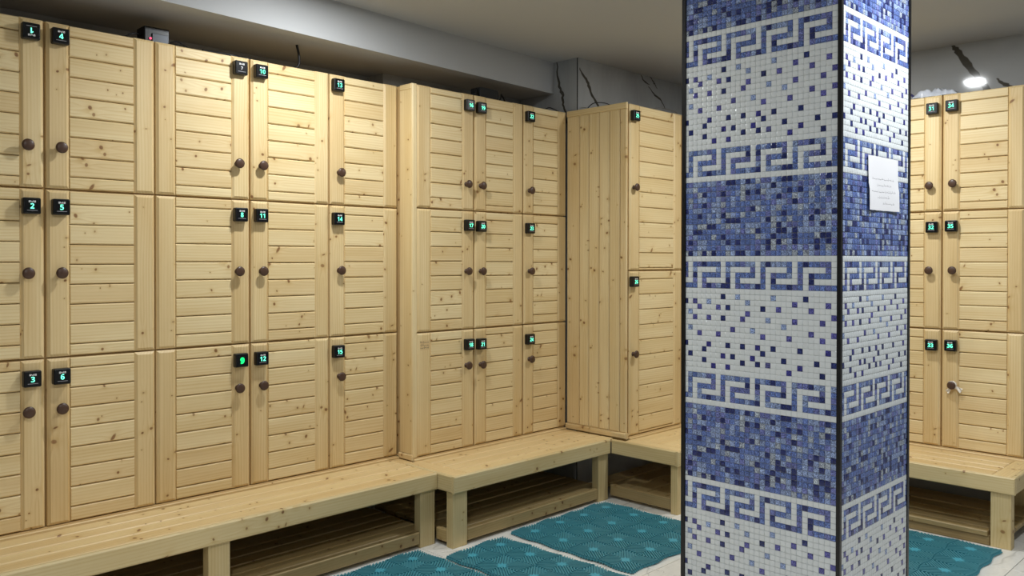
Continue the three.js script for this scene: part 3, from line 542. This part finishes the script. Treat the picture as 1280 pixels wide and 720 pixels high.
thingMesh('cable', tube([[1.7, TOP + .006, -.05], [1.85, TOP + .02, -.09], [1.95, TOP + .006, -.06], [2.1, TOP + .01, -.1], [2.22, TOP + .03, -.11], [2.225, TOP + .075, -.105], [2.215, TOP + .1365, -.11]], 0.007, 60), M.cable, 'black cable rising from the long lockers to the beam', 'cable');
thingMesh('cable', tube([[3.62, TOP + .004, -.02], [3.75, TOP + .02, .0], [3.86, TOP + .006, .05], [3.94, TOP + .03, .03], [3.985, TOP + .006, .07]], 0.0035, 60), M.cable, 'thin black cable looping over locker 22', 'cable');
thingMesh('cable', tube([[4.04, TOP + .006, .25], [4.08, TOP + .045, .27], [4.16, TOP + .05, .31], [4.24, TOP + .02, .34], [4.3, TOP + .055, .36], [4.4, TOP + .045, .40], [4.55, TOP + .006, .42]], 0.003, 60), M.cable, 'black cable arching over the plank side of locker 25', 'cable');
thingMesh('cable', tube([[4.36, TOP + .004, .46], [4.45, TOP + .035, .48], [4.56, TOP + .05, .47], [4.66, TOP + .03, .5], [4.72, TOP + .004, .47]], 0.0028, 50), new THREE.MeshStandardMaterial({ color: 0x77736c, roughness: .5 }), 'pale cable looping over the door of locker 25', 'cable');
thingMesh('cable', tube([[5.2, TOP + .004, 1.6], [5.17, TOP + .03, 1.7], [5.13, TOP + .045, 1.77], [5.11, TOP + .03, 1.81], [5.1, TOP + .006, 1.835]], 0.007, 40), new THREE.MeshStandardMaterial({ color: 0x2a2a55, roughness: .4 }), 'dark blue cable on the end lockers by the pillar', 'cable');
{ // crumpled plastic sheet
  const g = new THREE.BoxGeometry(0.16, 0.004, 0.24, 26, 1, 36), p = g.attributes.position, a = noise2(9, 9, 91), b = noise2(23, 23, 92);
  for (let i = 0; i < p.count; i++) { const u = p.getX(i) / .16 + .5, v = p.getZ(i) / .24 + .5, e = Math.min(1, Math.min(u, 1 - u, v, 1 - v) * 7); p.setY(i, p.getY(i) + 0.002 + e * (0.012 + 0.03 * a(u, v) * (v < .75 ? 1 : .5) + 0.012 * b(u, v))); p.setX(i, p.getX(i) + (a(v, u) - .5) * .02); }
  g.computeVertexNormals();
  const m = thingMesh('plastic_sheet', g, new THREE.MeshPhysicalMaterial({ color: 0xe4e8f0, roughness: 0.25, transmission: 0.35, thickness: 0 }), 'crumpled clear plastic sheet lying on top of lockers 31 and 34', 'plastic sheet'); m.position.set(5.16, TOP, 1.945);
}
{ // tissue wrapped behind the knob of locker 36
  const ring = new THREE.TorusGeometry(0.0175, 0.006, 10, 30), rp = ring.attributes.position, nz = noise2(11, 11, 93);
  for (let i = 0; i < rp.count; i++) { const k = 1 + (nz(i / 61, (i % 11) / 11) - .5) * .3; rp.setXYZ(i, rp.getX(i) * k, rp.getY(i) * k, rp.getZ(i)); }
  const ear = (len, w, ang) => { const g = new THREE.BoxGeometry(len, w, 0.003, 14, 8, 1), q = g.attributes.position; for (let i = 0; i < q.count; i++) { const u = q.getX(i) / len + .5; q.setXYZ(i, q.getX(i) + len / 2 + 0.014, q.getY(i) * (0.45 + u * .9 - u * u * .35), q.getZ(i) + 0.006 * Math.sin(u * 6 + q.getY(i) * 300) * u); } g.rotateZ(ang); return g; };
  const g = mergeGeometries([ring, ear(0.042, 0.026, -0.5), ear(0.036, 0.022, -2.1)]); g.computeVertexNormals();
  const m = thingMesh('tissue', g, new THREE.MeshStandardMaterial({ color: 0xf1e9dc, roughness: 0.9 }), 'white tissue twisted around the knob of locker 36', 'tissue'); m.rotation.y = -Math.PI / 2; m.position.set(xD - 0.0122, 0.728, 2.059);
}
renderer.render(scene, camera);
